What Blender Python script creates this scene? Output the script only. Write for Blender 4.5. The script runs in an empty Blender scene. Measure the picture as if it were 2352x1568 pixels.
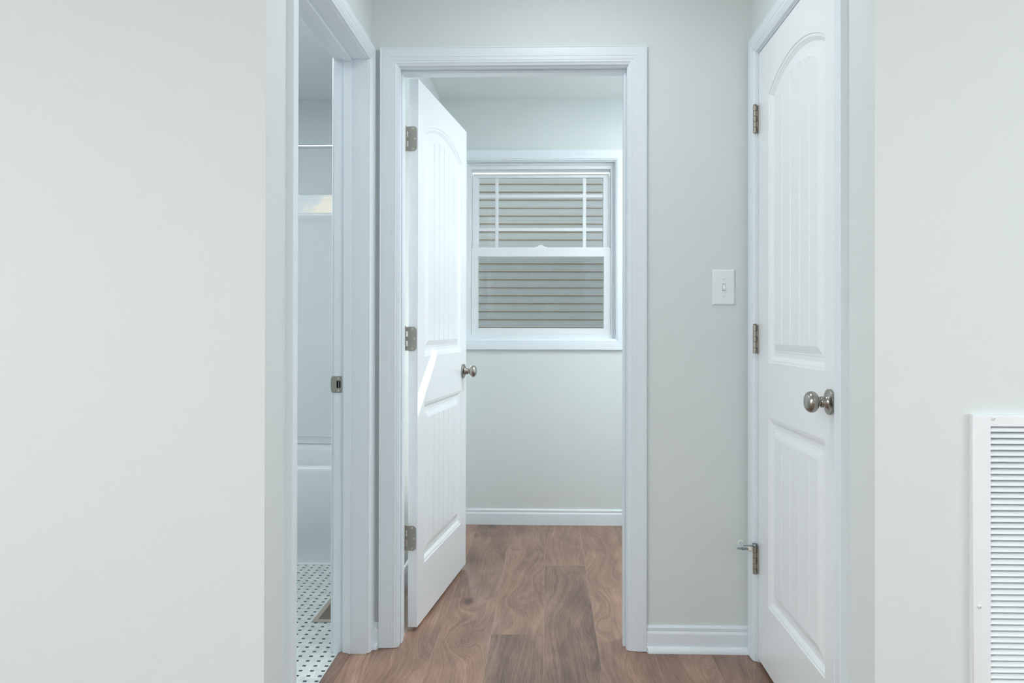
import bpy, bmesh, math, random
from mathutils import Vector, Matrix

C = bpy.context.scene.collection
PI = math.pi
random.seed(7)

# ------------------------------------------------------------------ helpers
class MB:
    """collects polygons, then links them as ONE mesh object"""
    def __init__(self):
        self.v, self.f, self.m = [], [], []

    def poly(self, pts, mi=0):
        n = len(self.v)
        self.v += [tuple(p) for p in pts]
        self.f.append(tuple(range(n, n + len(pts))))
        self.m.append(mi)

    def mesh(self, verts, faces, mi=0):
        n = len(self.v)
        self.v += [tuple(p) for p in verts]
        self.f += [tuple(i + n for i in f) for f in faces]
        self.m += [mi] * len(faces)

    def box(self, x0, x1, y0, y1, z0, z1, mi=0):
        self.mesh([(x0, y0, z0), (x1, y0, z0), (x1, y1, z0), (x0, y1, z0),
                   (x0, y0, z1), (x1, y0, z1), (x1, y1, z1), (x0, y1, z1)],
                  [(3, 2, 1, 0), (4, 5, 6, 7), (0, 1, 5, 4), (1, 2, 6, 5), (2, 3, 7, 6), (3, 0, 4, 7)], mi)

    def loft(self, rings, closed=True, cap=True, mi=0):
        """rings: lists of points with equal counts"""
        n = len(rings[0])
        verts = [p for r in rings for p in r]
        faces = []
        for i in range(len(rings) - 1):
            for j in range(n if closed else n - 1):
                k = (j + 1) % n
                faces.append((i * n + j, i * n + k, (i + 1) * n + k, (i + 1) * n + j))
        if cap:
            faces.append(tuple(range(n - 1, -1, -1)))
            faces.append(tuple((len(rings) - 1) * n + j for j in range(n)))
        self.mesh(verts, faces, mi)

    def lathe(self, prof, origin, axis, n=40, mi=0):
        """prof: [(distance along axis, radius)]"""
        a = Vector(axis).normalized()
        u = a.orthogonal().normalized()
        w = a.cross(u)
        o = Vector(origin)
        rings = []
        for d, r in prof:
            rings.append([o + a * d + (u * math.cos(2 * PI * i / n) + w * math.sin(2 * PI * i / n)) * max(r, 1e-5) for i in range(n)])
        self.loft(rings, True, True, mi)

    def tube(self, p0, p1, r, n=24, mi=0):
        p0, p1 = Vector(p0), Vector(p1)
        self.lathe([(0, r), ((p1 - p0).length, r)], p0, p1 - p0, n, mi)

    def extrude(self, pts, vec, mi=0):
        vec = Vector(vec)
        self.loft([[Vector(p) for p in pts], [Vector(p) + vec for p in pts]], True, True, mi)

    def build(self, name, mats, parent=None, smooth=None, bevel=0.0, merge=True):
        me = bpy.data.meshes.new(name)
        me.from_pydata(self.v, [], self.f)
        if not isinstance(mats, (list, tuple)):
            mats = [mats]
        for m in mats:
            me.materials.append(m)
        me.polygons.foreach_set('material_index', self.m)
        bm = bmesh.new()
        bm.from_mesh(me)
        if merge:
            bmesh.ops.remove_doubles(bm, verts=bm.verts, dist=1e-6)
        bmesh.ops.recalc_face_normals(bm, faces=bm.faces)
        bm.to_mesh(me)
        bm.free()
        if smooth:
            me.polygons.foreach_set('use_smooth', [True] * len(me.polygons))
            me.set_sharp_from_angle(angle=math.radians(smooth))
        me.update()
        o = bpy.data.objects.new(name, me)
        C.objects.link(o)
        if parent is not None:
            o.parent = parent
            o.matrix_parent_inverse = Matrix.Translation(-parent.location) if parent.type == 'EMPTY' and parent.parent is None and tuple(parent.rotation_euler) == (0, 0, 0) else Matrix()
        if bevel:
            b = o.modifiers.new('edge', 'BEVEL')
            b.width = bevel
            b.segments = 2
            b.limit_method = 'ANGLE'
            b.angle_limit = math.radians(50)
        return o


def tag(o, label=None, cat=None, group=None, kind=None):
    if label: o['label'] = label
    if cat: o['category'] = cat
    if group: o['group'] = group
    if kind: o['kind'] = kind
    return o


def empty(name, loc=(0, 0, 0), rz=0.0):
    o = bpy.data.objects.new(name, None)
    C.objects.link(o)
    o.location = loc
    o.rotation_euler = (0, 0, rz)
    o.empty_display_size = .05
    return o


def sub(mb, name, mats, parent, **k):
    """child mesh given in the parent's own frame"""
    o = mb.build(name, mats, None, **k)
    o.parent = parent
    return o


# ------------------------------------------------------------------ materials
def srgb(r, g, b):
    f = lambda c: (c / 255 / 12.92) if c / 255 <= .04045 else ((c / 255 + .055) / 1.055) ** 2.4
    return (f(r), f(g), f(b), 1)


class NT:
    def __init__(self, name):
        self.mat = bpy.data.materials.new(name)
        self.mat.use_nodes = True
        self.t = self.mat.node_tree
        self.t.nodes.clear()
        self.out = self.t.nodes.new('ShaderNodeOutputMaterial')

    def n(self, typ, **k):
        nd = self.t.nodes.new(typ)
        for a, v in k.items():
            setattr(nd, a, v)
        return nd

    def l(self, a, b):
        self.t.links.new(a, b)

    def set(self, sock, v):
        if hasattr(v, 'is_output') or isinstance(v, bpy.types.NodeSocket):
            self.l(v, sock)
        else:
            sock.default_value = v

    def math(self, op, a, b=0.0, c=None, clamp=False):
        nd = self.n('ShaderNodeMath', operation=op, use_clamp=clamp)
        self.set(nd.inputs[0], a)
        self.set(nd.inputs[1], b)
        if c is not None: self.set(nd.inputs[2], c)
        return nd.outputs[0]

    def mix(self, fac, a, b, blend='MIX'):
        nd = self.n('ShaderNodeMix', data_type='RGBA', blend_type=blend)
        self.set(nd.inputs[0], fac)
        self.set(nd.inputs[6], a)
        self.set(nd.inputs[7], b)
        return nd.outputs[2]

    def comb(self, x, y, z):
        nd = self.n('ShaderNodeCombineXYZ')
        self.set(nd.inputs[0], x); self.set(nd.inputs[1], y); self.set(nd.inputs[2], z)
        return nd.outputs[0]

    def noise(self, vec, scale, detail=2.0, rough=.5, dist=0.0):
        nd = self.n('ShaderNodeTexNoise')
        if vec is not None: self.l(vec, nd.inputs['Vector'])
        nd.inputs['Scale'].default_value = scale
        nd.inputs['Detail'].default_value = detail
        nd.inputs['Roughness'].default_value = rough
        nd.inputs['Distortion'].default_value = dist
        return nd.outputs[0]

    def ramp(self, fac, stops):
        nd = self.n('ShaderNodeValToRGB')
        el = nd.color_ramp.elements
        while len(el) > 1: el.remove(el[-1])
        el[0].position, el[0].color = stops[0]
        for p, c in stops[1:]:
            e = el.new(p); e.color = c
        self.set(nd.inputs[0], fac)
        return nd.outputs[0]

    def bsdf(self, color, rough=.5, metal=0.0, spec=.5, bump=None, bstr=.1, bdist=.001, **k):
        p = self.n('ShaderNodeBsdfPrincipled')
        self.set(p.inputs['Base Color'], color)
        self.set(p.inputs['Roughness'], rough)
        p.inputs['Metallic'].default_value = metal
        p.inputs['Specular IOR Level'].default_value = spec
        for a, v in k.items():
            p.inputs[a.replace('_', ' ')].default_value = v
        if bump is not None:
            b = self.n('ShaderNodeBump')
            b.inputs['Strength'].default_value = bstr
            b.inputs['Distance'].default_value = bdist
            self.l(bump, b.inputs['Height'])
            self.l(b.outputs[0], p.inputs['Normal'])
        self.l(p.outputs[0], self.out.inputs[0])
        return p


def paint(name, col, rough, scale=90, bstr=.06, spec=.5, var=.015):
    t = NT(name)
    co = t.n('ShaderNodeNewGeometry').outputs['Position']
    big = t.noise(co, 1.3, 2)
    c = t.mix(t.math('MULTIPLY', big, var * 10, clamp=True), col, tuple(x * .96 for x in col[:3]) + (1,))
    t.bsdf(c, rough, spec=spec, bump=t.noise(co, scale, 3, .6), bstr=bstr, bdist=.0015)
    return t.mat


def plain(name, col, rough, metal=0.0, spec=.5, **k):
    t = NT(name)
    co = t.n('ShaderNodeNewGeometry').outputs['Position']
    nz = t.noise(co, 60, 2)
    r = t.math('ADD', rough - .02, t.math('MULTIPLY', nz, .04))
    t.bsdf(col, r, metal, spec, **k)
    return t.mat


M = {}
M['wall'] = paint('wall_paint', srgb(221, 227, 227), .6, spec=.3)
M['wall_hall'] = M['wall']
M['ceil'] = paint('ceiling_paint', srgb(230, 234, 234), .8, 60, .1, spec=.2)
M['trim'] = paint('trim_paint', srgb(230, 238, 244), .32, 25, .03, spec=.5)
M['door'] = paint('door_paint', srgb(238, 242, 245), .30, 40, .04, spec=.5)
M['vinyl'] = plain('window_vinyl', srgb(228, 233, 236), .35)
M['plastic'] = plain('switch_plastic', srgb(236, 240, 242), .3)
M['enamel'] = plain('grille_enamel', srgb(238, 242, 245), .35)
M['tub'] = plain('tub_acrylic', srgb(230, 234, 237), .18)
M['caulk'] = plain('caulk', srgb(240, 244, 244), .5)
M['dark'] = plain('dark_cavity', srgb(30, 28, 32), .9, spec=.1)
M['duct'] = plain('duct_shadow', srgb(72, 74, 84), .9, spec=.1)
M['rubber'] = plain('white_rubber', srgb(236, 232, 214), .5)
M['bronze'] = plain('register_tan', srgb(172, 162, 150), .42, .15)
M['chrome'] = plain('chrome', srgb(215, 220, 226), .16, 1.0)
M['zinc'] = plain('zinc', srgb(150, 160, 165), .3, 1.0)
M['screwhead'] = plain('screw_steel', srgb(225, 222, 214), .35, 1.0)


def nickel(name, col, rough):
    t = NT(name)
    co = t.n('ShaderNodeTexCoord').outputs['Object']
    mp = t.n('ShaderNodeMapping')
    mp.inputs['Scale'].default_value = (40, 40, 900)
    t.l(co, mp.inputs[0])
    br = t.noise(mp.outputs[0], 1.0, 2)
    c = t.mix(br, tuple(x * .95 for x in col[:3]) + (1,), col)
    t.bsdf(c, t.math('ADD', rough, t.math('MULTIPLY', br, .03)), 1.0)
    return t.mat


M['nickel'] = nickel('brushed_nickel', srgb(168, 165, 158), .24)
M['hinge'] = nickel('satin_nickel_hinge', srgb(172, 166, 156), .38)


def glass_mat():
    t = NT('window_glass')
    tr = t.n('ShaderNodeBsdfTransparent')
    tr.inputs[0].default_value = (.965, .985, .98, 1)
    gl = t.n('ShaderNodeBsdfGlossy')
    gl.inputs['Roughness'].default_value = .02
    fr = t.n('ShaderNodeFresnel')
    fr.inputs[0].default_value = 1.45
    mx = t.n('ShaderNodeMixShader')
    t.l(fr.outputs[0], mx.inputs[0]); t.l(tr.outputs[0], mx.inputs[1]); t.l(gl.outputs[0], mx.inputs[2])
    t.l(mx.outputs[0], t.out.inputs[0])
    return t.mat


M['glass'] = glass_mat()


def screen_mat():
    t = NT('insect_screen')
    tr = t.n('ShaderNodeBsdfTransparent')
    df = t.n('ShaderNodeBsdfDiffuse')
    df.inputs[0].default_value = (.07, .08, .075, 1)
    co = t.n('ShaderNodeTexCoord').outputs['Object']
    nz = t.noise(co, 12, 2)
    mx = t.n('ShaderNodeMixShader')
    t.l(t.math('ADD', .14, t.math('MULTIPLY', nz, .06)), mx.inputs[0])
    t.l(tr.outputs[0], mx.inputs[1]); t.l(df.outputs[0], mx.inputs[2])
    t.l(mx.outputs[0], t.out.inputs[0])
    return t.mat


M['screen'] = screen_mat()


def wood_mat(name, attr=True, tint=1.0):
    t = NT(name)
    if attr:
        at = t.n('ShaderNodeAttribute', attribute_name='plank')
        vec = at.outputs['Vector']
    else:
        vec = t.n('ShaderNodeTexCoord').outputs['Object']
    sp = t.n('ShaderNodeSeparateXYZ'); t.l(vec, sp.inputs[0])
    u, v, s = sp.outputs
    # slow warp along the board
    w1 = t.noise(t.comb(t.math('MULTIPLY', u, 4.2), t.math('MULTIPLY', v, 1.25), t.math('MULTIPLY', s, 17.3)), 1.0, 1, .5, .2)
    w2 = t.noise(t.comb(t.math('MULTIPLY', u, 18.0), t.math('MULTIPLY', v, 4.0), t.math('MULTIPLY', s, 31.7)), 1.0, 3, .55, .3)
    # knots: bumps on a jittered lattice; level lines of the sum give closed rings
    vo = t.n('ShaderNodeTexVoronoi', voronoi_dimensions='3D', feature='F1')
    vo.inputs['Randomness'].default_value = .9
    t.l(t.comb(t.math('ADD', t.math('MULTIPLY', u, 4.2), t.math('MULTIPLY', w2, .3)), t.math('MULTIPLY', v, 2.0), t.math('MULTIPLY', s, 9.1)), vo.inputs['Vector'])
    vo.inputs['Scale'].default_value = 1.0
    d = vo.outputs['Distance']
    knot = t.math('POWER', 2.718, t.math('MULTIPLY', t.math('MULTIPLY', d, d), -15.0))
    g = t.math('ADD', u, t.math('MULTIPLY', w1, .26))
    g = t.math('ADD', g, t.math('MULTIPLY', w2, .026))
    g = t.math('ADD', g, t.math('MULTIPLY', knot, .12))
    gg = t.comb(t.math('MULTIPLY', g, 62.0), t.math('MULTIPLY', v, .35), t.math('MULTIPLY', s, 4.1))
    grow = t.noise(gg, 1.0, 6, .72)
    late = t.noise(t.comb(t.math('MULTIPLY', g, 150.0), t.math('MULTIPLY', v, .5), t.math('MULTIPLY', s, 2.3)), 1.0, 2, .5)
    line = t.math('POWER', t.math('SUBTRACT', 1.0, t.math('ABSOLUTE', t.math('MULTIPLY', t.math('SUBTRACT', late, .5), 5.0)), clamp=True), 2.0)
    fib = t.noise(t.comb(t.math('MULTIPLY', u, 620.0), t.math('MULTIPLY', v, 16.0), s), 1.0, 3, .65)
    pore = t.noise(t.comb(t.math('MULTIPLY', u, 260.0), t.math('MULTIPLY', v, 9.0), t.math('MULTIPLY', s, 3.0)), 1.0, 2, .5)
    blot = t.noise(t.comb(t.math('MULTIPLY', u, 9.0), t.math('MULTIPLY', v, 3.0), t.math('MULTIPLY', s, 5.3)), 1.0, 3, .6, .5)
    tone = t.n('ShaderNodeTexWhiteNoise', noise_dimensions='1D')
    t.l(t.math('MULTIPLY', s, 7.77), tone.inputs['W'])
    val = t.math('ADD', .66, t.math('MULTIPLY', t.math('SUBTRACT', blot, .5), .80))
    val = t.math('ADD', val, t.math('MULTIPLY', t.math('SUBTRACT', tone.outputs[0], .5), .26))
    val = t.math('ADD', val, t.math('MULTIPLY', t.math('SUBTRACT', grow, .5), .72))
    val = t.math('SUBTRACT', val, t.math('MULTIPLY', line, .13))
    val = t.math('ADD', val, t.math('MULTIPLY', t.math('SUBTRACT', fib, .5), .60))
    val = t.math('SUBTRACT', val, t.math('MULTIPLY', t.math('POWER', knot, 9.0), .55))
    val = t.math('ADD', val, t.math('MULTIPLY', t.math('SUBTRACT', pore, .5), .26))
    k = tint
    col = t.ramp(val, [(.0, srgb(72 * k, 54 * k, 46 * k)), (.30, srgb(104 * k, 82 * k, 73 * k)), (.55, srgb(136 * k, 109 * k, 96 * k)),
                       (.78, srgb(160 * k, 132 * k, 115 * k)), (1.0, srgb(182 * k, 155 * k, 136 * k))])
    hue = t.mix(t.math('MULTIPLY', tone.outputs[0], .35), col, t.mix(1.0, col, srgb(255, 226, 214), 'MULTIPLY'))
    col = hue
    if attr:
        # lighter board edges: the micro bevel's highlight painted into the colour
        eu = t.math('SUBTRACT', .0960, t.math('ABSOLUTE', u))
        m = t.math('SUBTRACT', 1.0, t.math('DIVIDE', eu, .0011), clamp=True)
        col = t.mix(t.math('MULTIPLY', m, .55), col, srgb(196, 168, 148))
        at2 = t.n('ShaderNodeAttribute', attribute_name='plank_end')
        ev = t.math('SUBTRACT', 1.0, t.math('DIVIDE', at2.outputs['Fac'], .0012), clamp=True)
        col = t.mix(t.math('MULTIPLY', ev, .6), col, srgb(92, 68, 58))
    rough = t.math('ADD', .34, t.math('MULTIPLY', fib, .12))
    t.bsdf(col, rough, spec=.45, bump=t.math('ADD', fib, t.math('MULTIPLY', line, -.6)), bstr=.10, bdist=.0006)
    return t.mat


M['planks'] = wood_mat('floor_planks')
M['strip'] = wood_mat('threshold_wood', False, .92)


def tile_mat():
    t = NT('basketweave_tile')
    ps = t.n('ShaderNodeNewGeometry').outputs['Position']
    sp = t.n('ShaderNodeSeparateXYZ'); t.l(ps, sp.inputs[0])
    PX, PY, DX, DY = .0372, .0360, .0122, .0118
    a = t.math('DIVIDE', t.math('ADD', sp.outputs[0], .7700 + 40 * PX + DX / 2), PX)
    b = t.math('DIVIDE', t.math('ADD', sp.outputs[1], .2634 + 40 * PY + DY / 2), PY)
    ia, ib = t.math('FLOOR', a), t.math('FLOOR', b)
    fa, fb = t.math('FRACT', a), t.math('FRACT', b)
    da, db = DX / PX, DY / PY
    indx = t.math('LESS_THAN', fa, da)
    indy = t.math('LESS_THAN', fb, db)
    dot = t.math('MULTIPLY', indx, indy)
    par = t.math('MODULO', t.math('ADD', ia, ib), 2.0)           # 0: block lies across, 1: along
    # strip left of a block (indx, not indy): owned by the across block of the pair
    even = t.math('SUBTRACT', 1.0, par)
    gw = .028
    # grout lines: middle of a block, seam of strips
    mid = .5 * (1 + da)
    midb = .5 * (1 + db)
    l_ac = t.math('MULTIPLY', even, t.math('LESS_THAN', t.math('ABSOLUTE', t.math('SUBTRACT', fb, midb)), gw / 2))
    l_al = t.math('MULTIPLY', par, t.math('LESS_THAN', t.math('ABSOLUTE', t.math('SUBTRACT', fa, mid)), gw / 2))
    # strip edges: across blocks own the strip beside them, so the seam sits on the far side
    notx = t.math('SUBTRACT', 1.0, indx)
    noty = t.math('SUBTRACT', 1.0, indy)
    e0 = t.math('LESS_THAN', fa, gw / 2)
    e1 = t.math('LESS_THAN', t.math('ABSOLUTE', t.math('SUBTRACT', fa, da)), gw / 2)
    edx = t.math('ADD', t.math('MULTIPLY', even, e0), t.math('MULTIPLY', par, e1))
    f0 = t.math('LESS_THAN', fb, gw / 2)
    f1 = t.math('LESS_THAN', t.math('ABSOLUTE', t.math('SUBTRACT', fb, db)), gw / 2)
    edy = t.math('ADD', t.math('MULTIPLY', par, f0), t.math('MULTIPLY', even, f1))
    l_ac = t.math('MULTIPLY', l_ac, noty)
    l_al = t.math('MULTIPLY', l_al, notx)
    line = t.math('ADD', t.math('ADD', l_ac, l_al), t.math('ADD', t.math('MULTIPLY', edx, noty), t.math('MULTIPLY', edy, notx)), clamp=True)
    wn = t.n('ShaderNodeTexWhiteNoise', noise_dimensions='3D')
    half = t.math('ADD', t.math('MULTIPLY', even, t.math('LESS_THAN', fb, midb)), t.math('MULTIPLY', par, t.math('LESS_THAN', fa, mid)))
    t.l(t.comb(ia, ib, half), wn.inputs['Vector'])
    marble = t.noise(ps, 30, 4, .6, 1.5)
    base = t.mix(wn.outputs[0], srgb(206, 214, 212), srgb(228, 233, 231))
    base = t.mix(t.math('MULTIPLY', marble, .25), base, srgb(188, 198, 198))
    col = t.mix(t.math('MULTIPLY', line, .30), base, srgb(138, 146, 148))
    col = t.mix(dot, col, srgb(52, 62, 68))
    t.bsdf(col, .28, spec=.5)
    return t.mat


M['tile'] = tile_mat()


def siding_mat(name, c0, c1):
    t = NT(name)
    co = t.n('ShaderNodeTexCoord').outputs['Object']
    mp = t.n('ShaderNodeMapping'); mp.inputs['Scale'].default_value = (2, 2, 60)
    t.l(co, mp.inputs[0])
    nz = t.noise(mp.outputs[0], 1.0, 3)
    t.bsdf(t.mix(nz, c0, c1), .6, spec=.3)
    return t.mat


M['siding'] = siding_mat('vinyl_siding', srgb(157, 171, 184), srgb(170, 182, 190))
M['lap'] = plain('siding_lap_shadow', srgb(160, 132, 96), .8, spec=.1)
M['soil'] = plain('ground_soil', srgb(182, 176, 160), .9, spec=.1)

# ------------------------------------------------------------------ key sizes (metres)
XL, XR = -.625, .706            # hall side walls
YF = -.985                      # wall faces that look at the camera, both sides of the hall
WT = .112                       # partition thickness
ET = .098                       # end wall thickness
YB = 1.66                       # inner face of the outside wall
H = 2.44

# bathroom opening in the left wall
BJ0, BJ1, BJT = -.797, -.060, 2.048
# laundry opening in the end wall
LJ0, LJ1, LJT = -.5235, .2745, 2.0375
# closet opening in the right wall
CJ0, CJ1, CJT = -.7935, -.083, 2.0495


def struct(name, mb, mat, **k):
    return tag(mb.build(name, mat, **k), kind='structure')


JT = .018                       # jamb board thickness (hidden in the wall)
# ------------------------------------------------------------------ shell
w = MB()
w.box(XL - WT, XL, YF, BJ0 - JT, 0, H)
w.box(XL - WT, XL, BJ1 + JT, ET, 0, H)
w.box(XL - WT, XL, BJ0 - JT, BJ1 + JT, BJT + JT, H)
w.box(XL - WT, XL, ET, YB, 0, H)
struct('wall_left', w, M['wall'])
w = MB()
w.box(XR, XR + WT, YF, CJ0 - JT, 0, H)
w.box(XR, XR + WT, CJ1 + JT, 0, 0, H)
w.box(XR, XR + WT, CJ0 - JT, CJ1 + JT, CJT + JT, H)
struct('wall_right', w, M['wall'])
w = MB()
w.box(XL, LJ0 - JT, 0, ET, 0, H)
w.box(LJ1 + JT, 1.6, 0, ET, 0, H)
w.box(LJ0 - JT, LJ1 + JT, 0, ET, LJT + JT, H)
struct('wall_end', w, M['wall'])
w = MB(); w.box(-3.6, XL - WT, YF, YF + WT, 0, H); struct('wall_front_left', w, M['wall'])
w = MB(); w.box(XR + WT, 3.6, YF, YF + WT, 0, H); struct('wall_front_right', w, M['wall'])
w = MB(); w.box(1.5, 1.6, ET, YB, 0, H); struct('wall_laundry_right', w, M['wall'])
w = MB(); w.box(1.5, 1.6, YF + WT, 0, 0, H); struct('wall_closet_back', w, M['wall'])
w = MB(); w.box(-2.40, -2.30, YF + WT, YB, 0, H); struct('wall_bathroom_left', w, M['wall'])
w = MB(); w.box(-3.7, -3.6, -6.0, YF + WT, 0, H); struct('wall_living_left', w, M['wall'])
w = MB(); w.box(3.6, 3.7, -6.0, YF + WT, 0, H); struct('wall_living_right', w, M['wall'])
w = MB(); w.box(-3.7, 3.7, -6.1, -6.0, 0, H); struct('wall_living_back', w, M['wall'])
# outside wall with the laundry window and the high bathroom window
W0, W1, WZ0, WZ1 = -.4719, .3845, 1.056, 2.076
T0, T1, TZ0, TZ1 = -2.05, -.86, 1.60, 1.896
YO = YB + .15
w = MB()
w.box(-2.4, T0, YB, YO, 0, H); w.box(T0, T1, YB, YO, 0, TZ0); w.box(T0, T1, YB, YB + .008, TZ1, TZ1 + .12); w.box(T0, T1, YB, YO, TZ1 + .12, H)
w.box(T1, W0, YB, YO, 0, H); w.box(W0, W1, YB, YO, 0, WZ0); w.box(W0, W1, YB, YO, WZ1, H)
w.box(W1, 1.6, YB, YO, 0, H)
struct('wall_back', w, M['wall'])
w = MB(); w.box(-3.7, 3.7, -6.1, YO, H, H + .12); struct('ceiling', w, M['ceil'])
w = MB(); w.box(-3.0, 5.0, YO, 12.0, -.45, -.35); struct('ground', w, M['soil'])

# ------------------------------------------------------------------ floors
PWID, XS, PLEN = .192, -.782, 1.83
BUTT = {-2: .2, -1: .75, 0: .62, 1: 1.4915, 2: .486, 3: .118, 4: .9175, 5: .615, 6: 1.3013, 7: .30, 8: .9, 9: .1}
SEED = {}
me = bpy.data.meshes.new('floor')
vs, fs, plank, pend, polyn = [], [], [], [], []
rng = random.Random(21)


def floor_cells(x0, x1, y0, y1):
    k0 = math.floor((x0 - XS) / PWID)
    k1 = math.floor((x1 - 1e-6 - XS) / PWID)
    for k in range(k0, k1 + 1):
        a, b = max(x0, XS + k * PWID), min(x1, XS + (k + 1) * PWID)
        cx = XS + (k + .5) * PWID
        off = BUTT.get(k, (k * .377) % PLEN)
        j = math.floor((y0 - off) / PLEN)
        while off + j * PLEN < y1:
            p0, p1 = off + j * PLEN, off + (j + 1) * PLEN
            c, d = max(y0, p0), min(y1, p1)
            if d > c + 1e-6:
                sd = SEED.setdefault((k, j), rng.random() * 10)
                # cut into cells so the distance to the board end interpolates exactly
                ys = [c] + [q for q in (p0 + .02, (p0 + p1) / 2, p1 - .02) if c < q < d] + [d]
                for y_a, y_b in zip(ys, ys[1:]):
                    n = len(vs)
                    vs.extend([(a, y_a, 0), (b, y_a, 0), (b, y_b, 0), (a, y_b, 0)])
                    fs.append((n, n + 1, n + 2, n + 3))
                    for (px, py) in ((a, y_a), (b, y_a), (b, y_b), (a, y_b)):
                        plank.append((px - cx, py - p0, sd))
                        pend.append(min(py - p0, p1 - py))
            j += 1


floor_cells(XL - .07, 3.6, YF, 0.0)
floor_cells(XL, 1.5, 0.0, YB)
floor_cells(-3.6, 3.6, -6.0, YF)
me.from_pydata(vs, [], fs)
at = me.attributes.new('plank', 'FLOAT_VECTOR', 'CORNER')
at.data.foreach_set('vector', [c for p in plank for c in p])
at = me.attributes.new('plank_end', 'FLOAT', 'CORNER')
at.data.foreach_set('value', pend)
me.materials.append(M['planks'])
fl = bpy.data.objects.new('floor', me); C.objects.link(fl); tag(fl, kind='structure')
w = MB(); w.box(-3.7, 3.7, -6.1, YO, -.15, -.012); struct('floor_slab', w, M['soil'])
w = MB(); w.box(-2.3, XL - .07, YF + WT, YB, -.01, 0); struct('floor_bathroom', w, M['tile'])


# ------------------------------------------------------------------ casings (mitred, colonial profile)
def cas_prof(wd, t=.017):
    s = wd / .066
    return [(0, 0), (0, .0085), (.0015 * s, .0098), (.0045 * s, .0105), (.0085 * s, .0125), (.0105 * s, .0142), (.0115 * s, .0142), (.0118 * s, .0134),
            (.0178 * s, .0138), (.0182 * s, .0150), (.0305 * s, .0152), (.0312 * s, .0162), (.0560 * s, t), (.0592 * s, t), (.0600 * s, t - .0012), (.0612 * s, t - .0004),
            (.0630 * s, t + .0006), (.0652 * s, t), (wd, t - .0025), (wd, 0)]


def casing(parent, a0, a1, b0, b1, wd, fn, mat, b_floor=True, wd2=None, t=.017, name='casing', wtop=None):
    """a0,a1: inner edges; b1: inner top; b0: floor (open) or inner bottom (closed frame). fn maps (a, b, t)."""
    out = []
    wl, wr, wt = wd, (wd2 or wd), (wtop or wd)
    pl, pr, ptp = cas_prof(wl, t), cas_prof(wr, t), cas_prof(wt, t)
    r0, r1 = [], []
    for (u, h), (ut, _) in zip(pl, ptp):
        r0.append(fn(a0 - u, b0 if b_floor else b0 - ut, h)); r1.append(fn(a0 - u, b1 + ut, h))
    mb = MB(); mb.loft([r0, r1]); out.append(mb)
    r0, r1 = [], []
    for (u, h), (ut, _), (ur, _) in zip(pl, ptp, pr):
        r0.append(fn(a0 - u, b1 + ut, h)); r1.append(fn(a1 + ur, b1 + ut, h))
    mb = MB(); mb.loft([r0, r1]); out.append(mb)
    r0, r1 = [], []
    for (u, h), (ut, _) in zip(pr, ptp):
        r0.append(fn(a1 + u, b0 if b_floor else b0 - ut, h)); r1.append(fn(a1 + u, b1 + ut, h))
    mb = MB(); mb.loft([r0, r1]); out.append(mb)
    if not b_floor:
        r0, r1 = [], []
        for (u, h), (ut, _), (ur, _) in zip(pl, ptp, pr):
            r0.append(fn(a0 - u, b0 - ut, h)); r1.append(fn(a1 + ur, b0 - ut, h))
        mb = MB(); mb.loft([r0, r1]); out.append(mb)
    for mb in out:
        mb.build(name, mat, parent, smooth=28)


TR = M['trim']
# trim_1: bathroom door frame in the left wall (a = y, b = z, t = +x)
t1 = tag(empty('trim_1', (XL, (BJ0 + BJ1) / 2, 0)), kind='structure')
mb = MB()
xa, xb = XL - WT - .002, XL + .001
mb.box(xa, xb, BJ0 - JT, BJ0, 0, BJT + JT); mb.box(xa, xb, BJ1, BJ1 + JT, 0, BJT + JT); mb.box(xa, xb, BJ0, BJ1, BJT, BJT + JT)
mb.build('jamb', TR, t1)
mb = MB()
s0, s1, st = XL - .079, XL - .053, .010
mb.box(s0, s1, BJ0, BJ0 + st, 0, BJT - st); mb.box(s0, s1, BJ1 - st, BJ1, 0, BJT - st); mb.box(s0, s1, BJ0, BJ1, BJT - st, BJT)
mb.build('door_stop_strip', TR, t1, bevel=.002, merge=False)
casing(t1, BJ0 - .006, BJ1 + .003, .002, BJT + .003, .0535, lambda a, b, t: (XL + t, a, b), TR, wd2=.047, wtop=.055)
casing(t1, BJ0 - .006, BJ1 + .006, .002, BJT + .006, .057, lambda a, b, t: (XL - WT - t, a, b), TR)
# trim_2: end door frame
t2 = tag(empty('trim_2', ((LJ0 + LJ1) / 2, 0, 0)), kind='structure')
mb = MB()
mb.box(LJ0 - JT, LJ0, -.001, ET + .001, 0, LJT + JT); mb.box(LJ1, LJ1 + JT, -.001, ET + .001, 0, LJT + JT); mb.box(LJ0, LJ1, -.001, ET + .001, LJT, LJT + JT)
mb.build('jamb', TR, t2)
mb = MB()
mb.box(LJ0, LJ0 + .006, .026, .058, 0, LJT - .0105); mb.box(LJ1 - .0095, LJ1, .026, .058, 0, LJT - .0105); mb.box(LJ0, LJ1, .026, .058, LJT - .0105, LJT)
mb.build('door_stop_strip', TR, t2, bevel=.002, merge=False)
casing(t2, LJ0 - .004, LJ1 + .004, .002, LJT + .004, .0645, lambda a, b, t: (a, -t, b), TR)
casing(t2, LJ0 - .004, LJ1 + .004, .002, LJT + .004, .0645, lambda a, b, t: (a, ET + t, b), TR)
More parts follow.
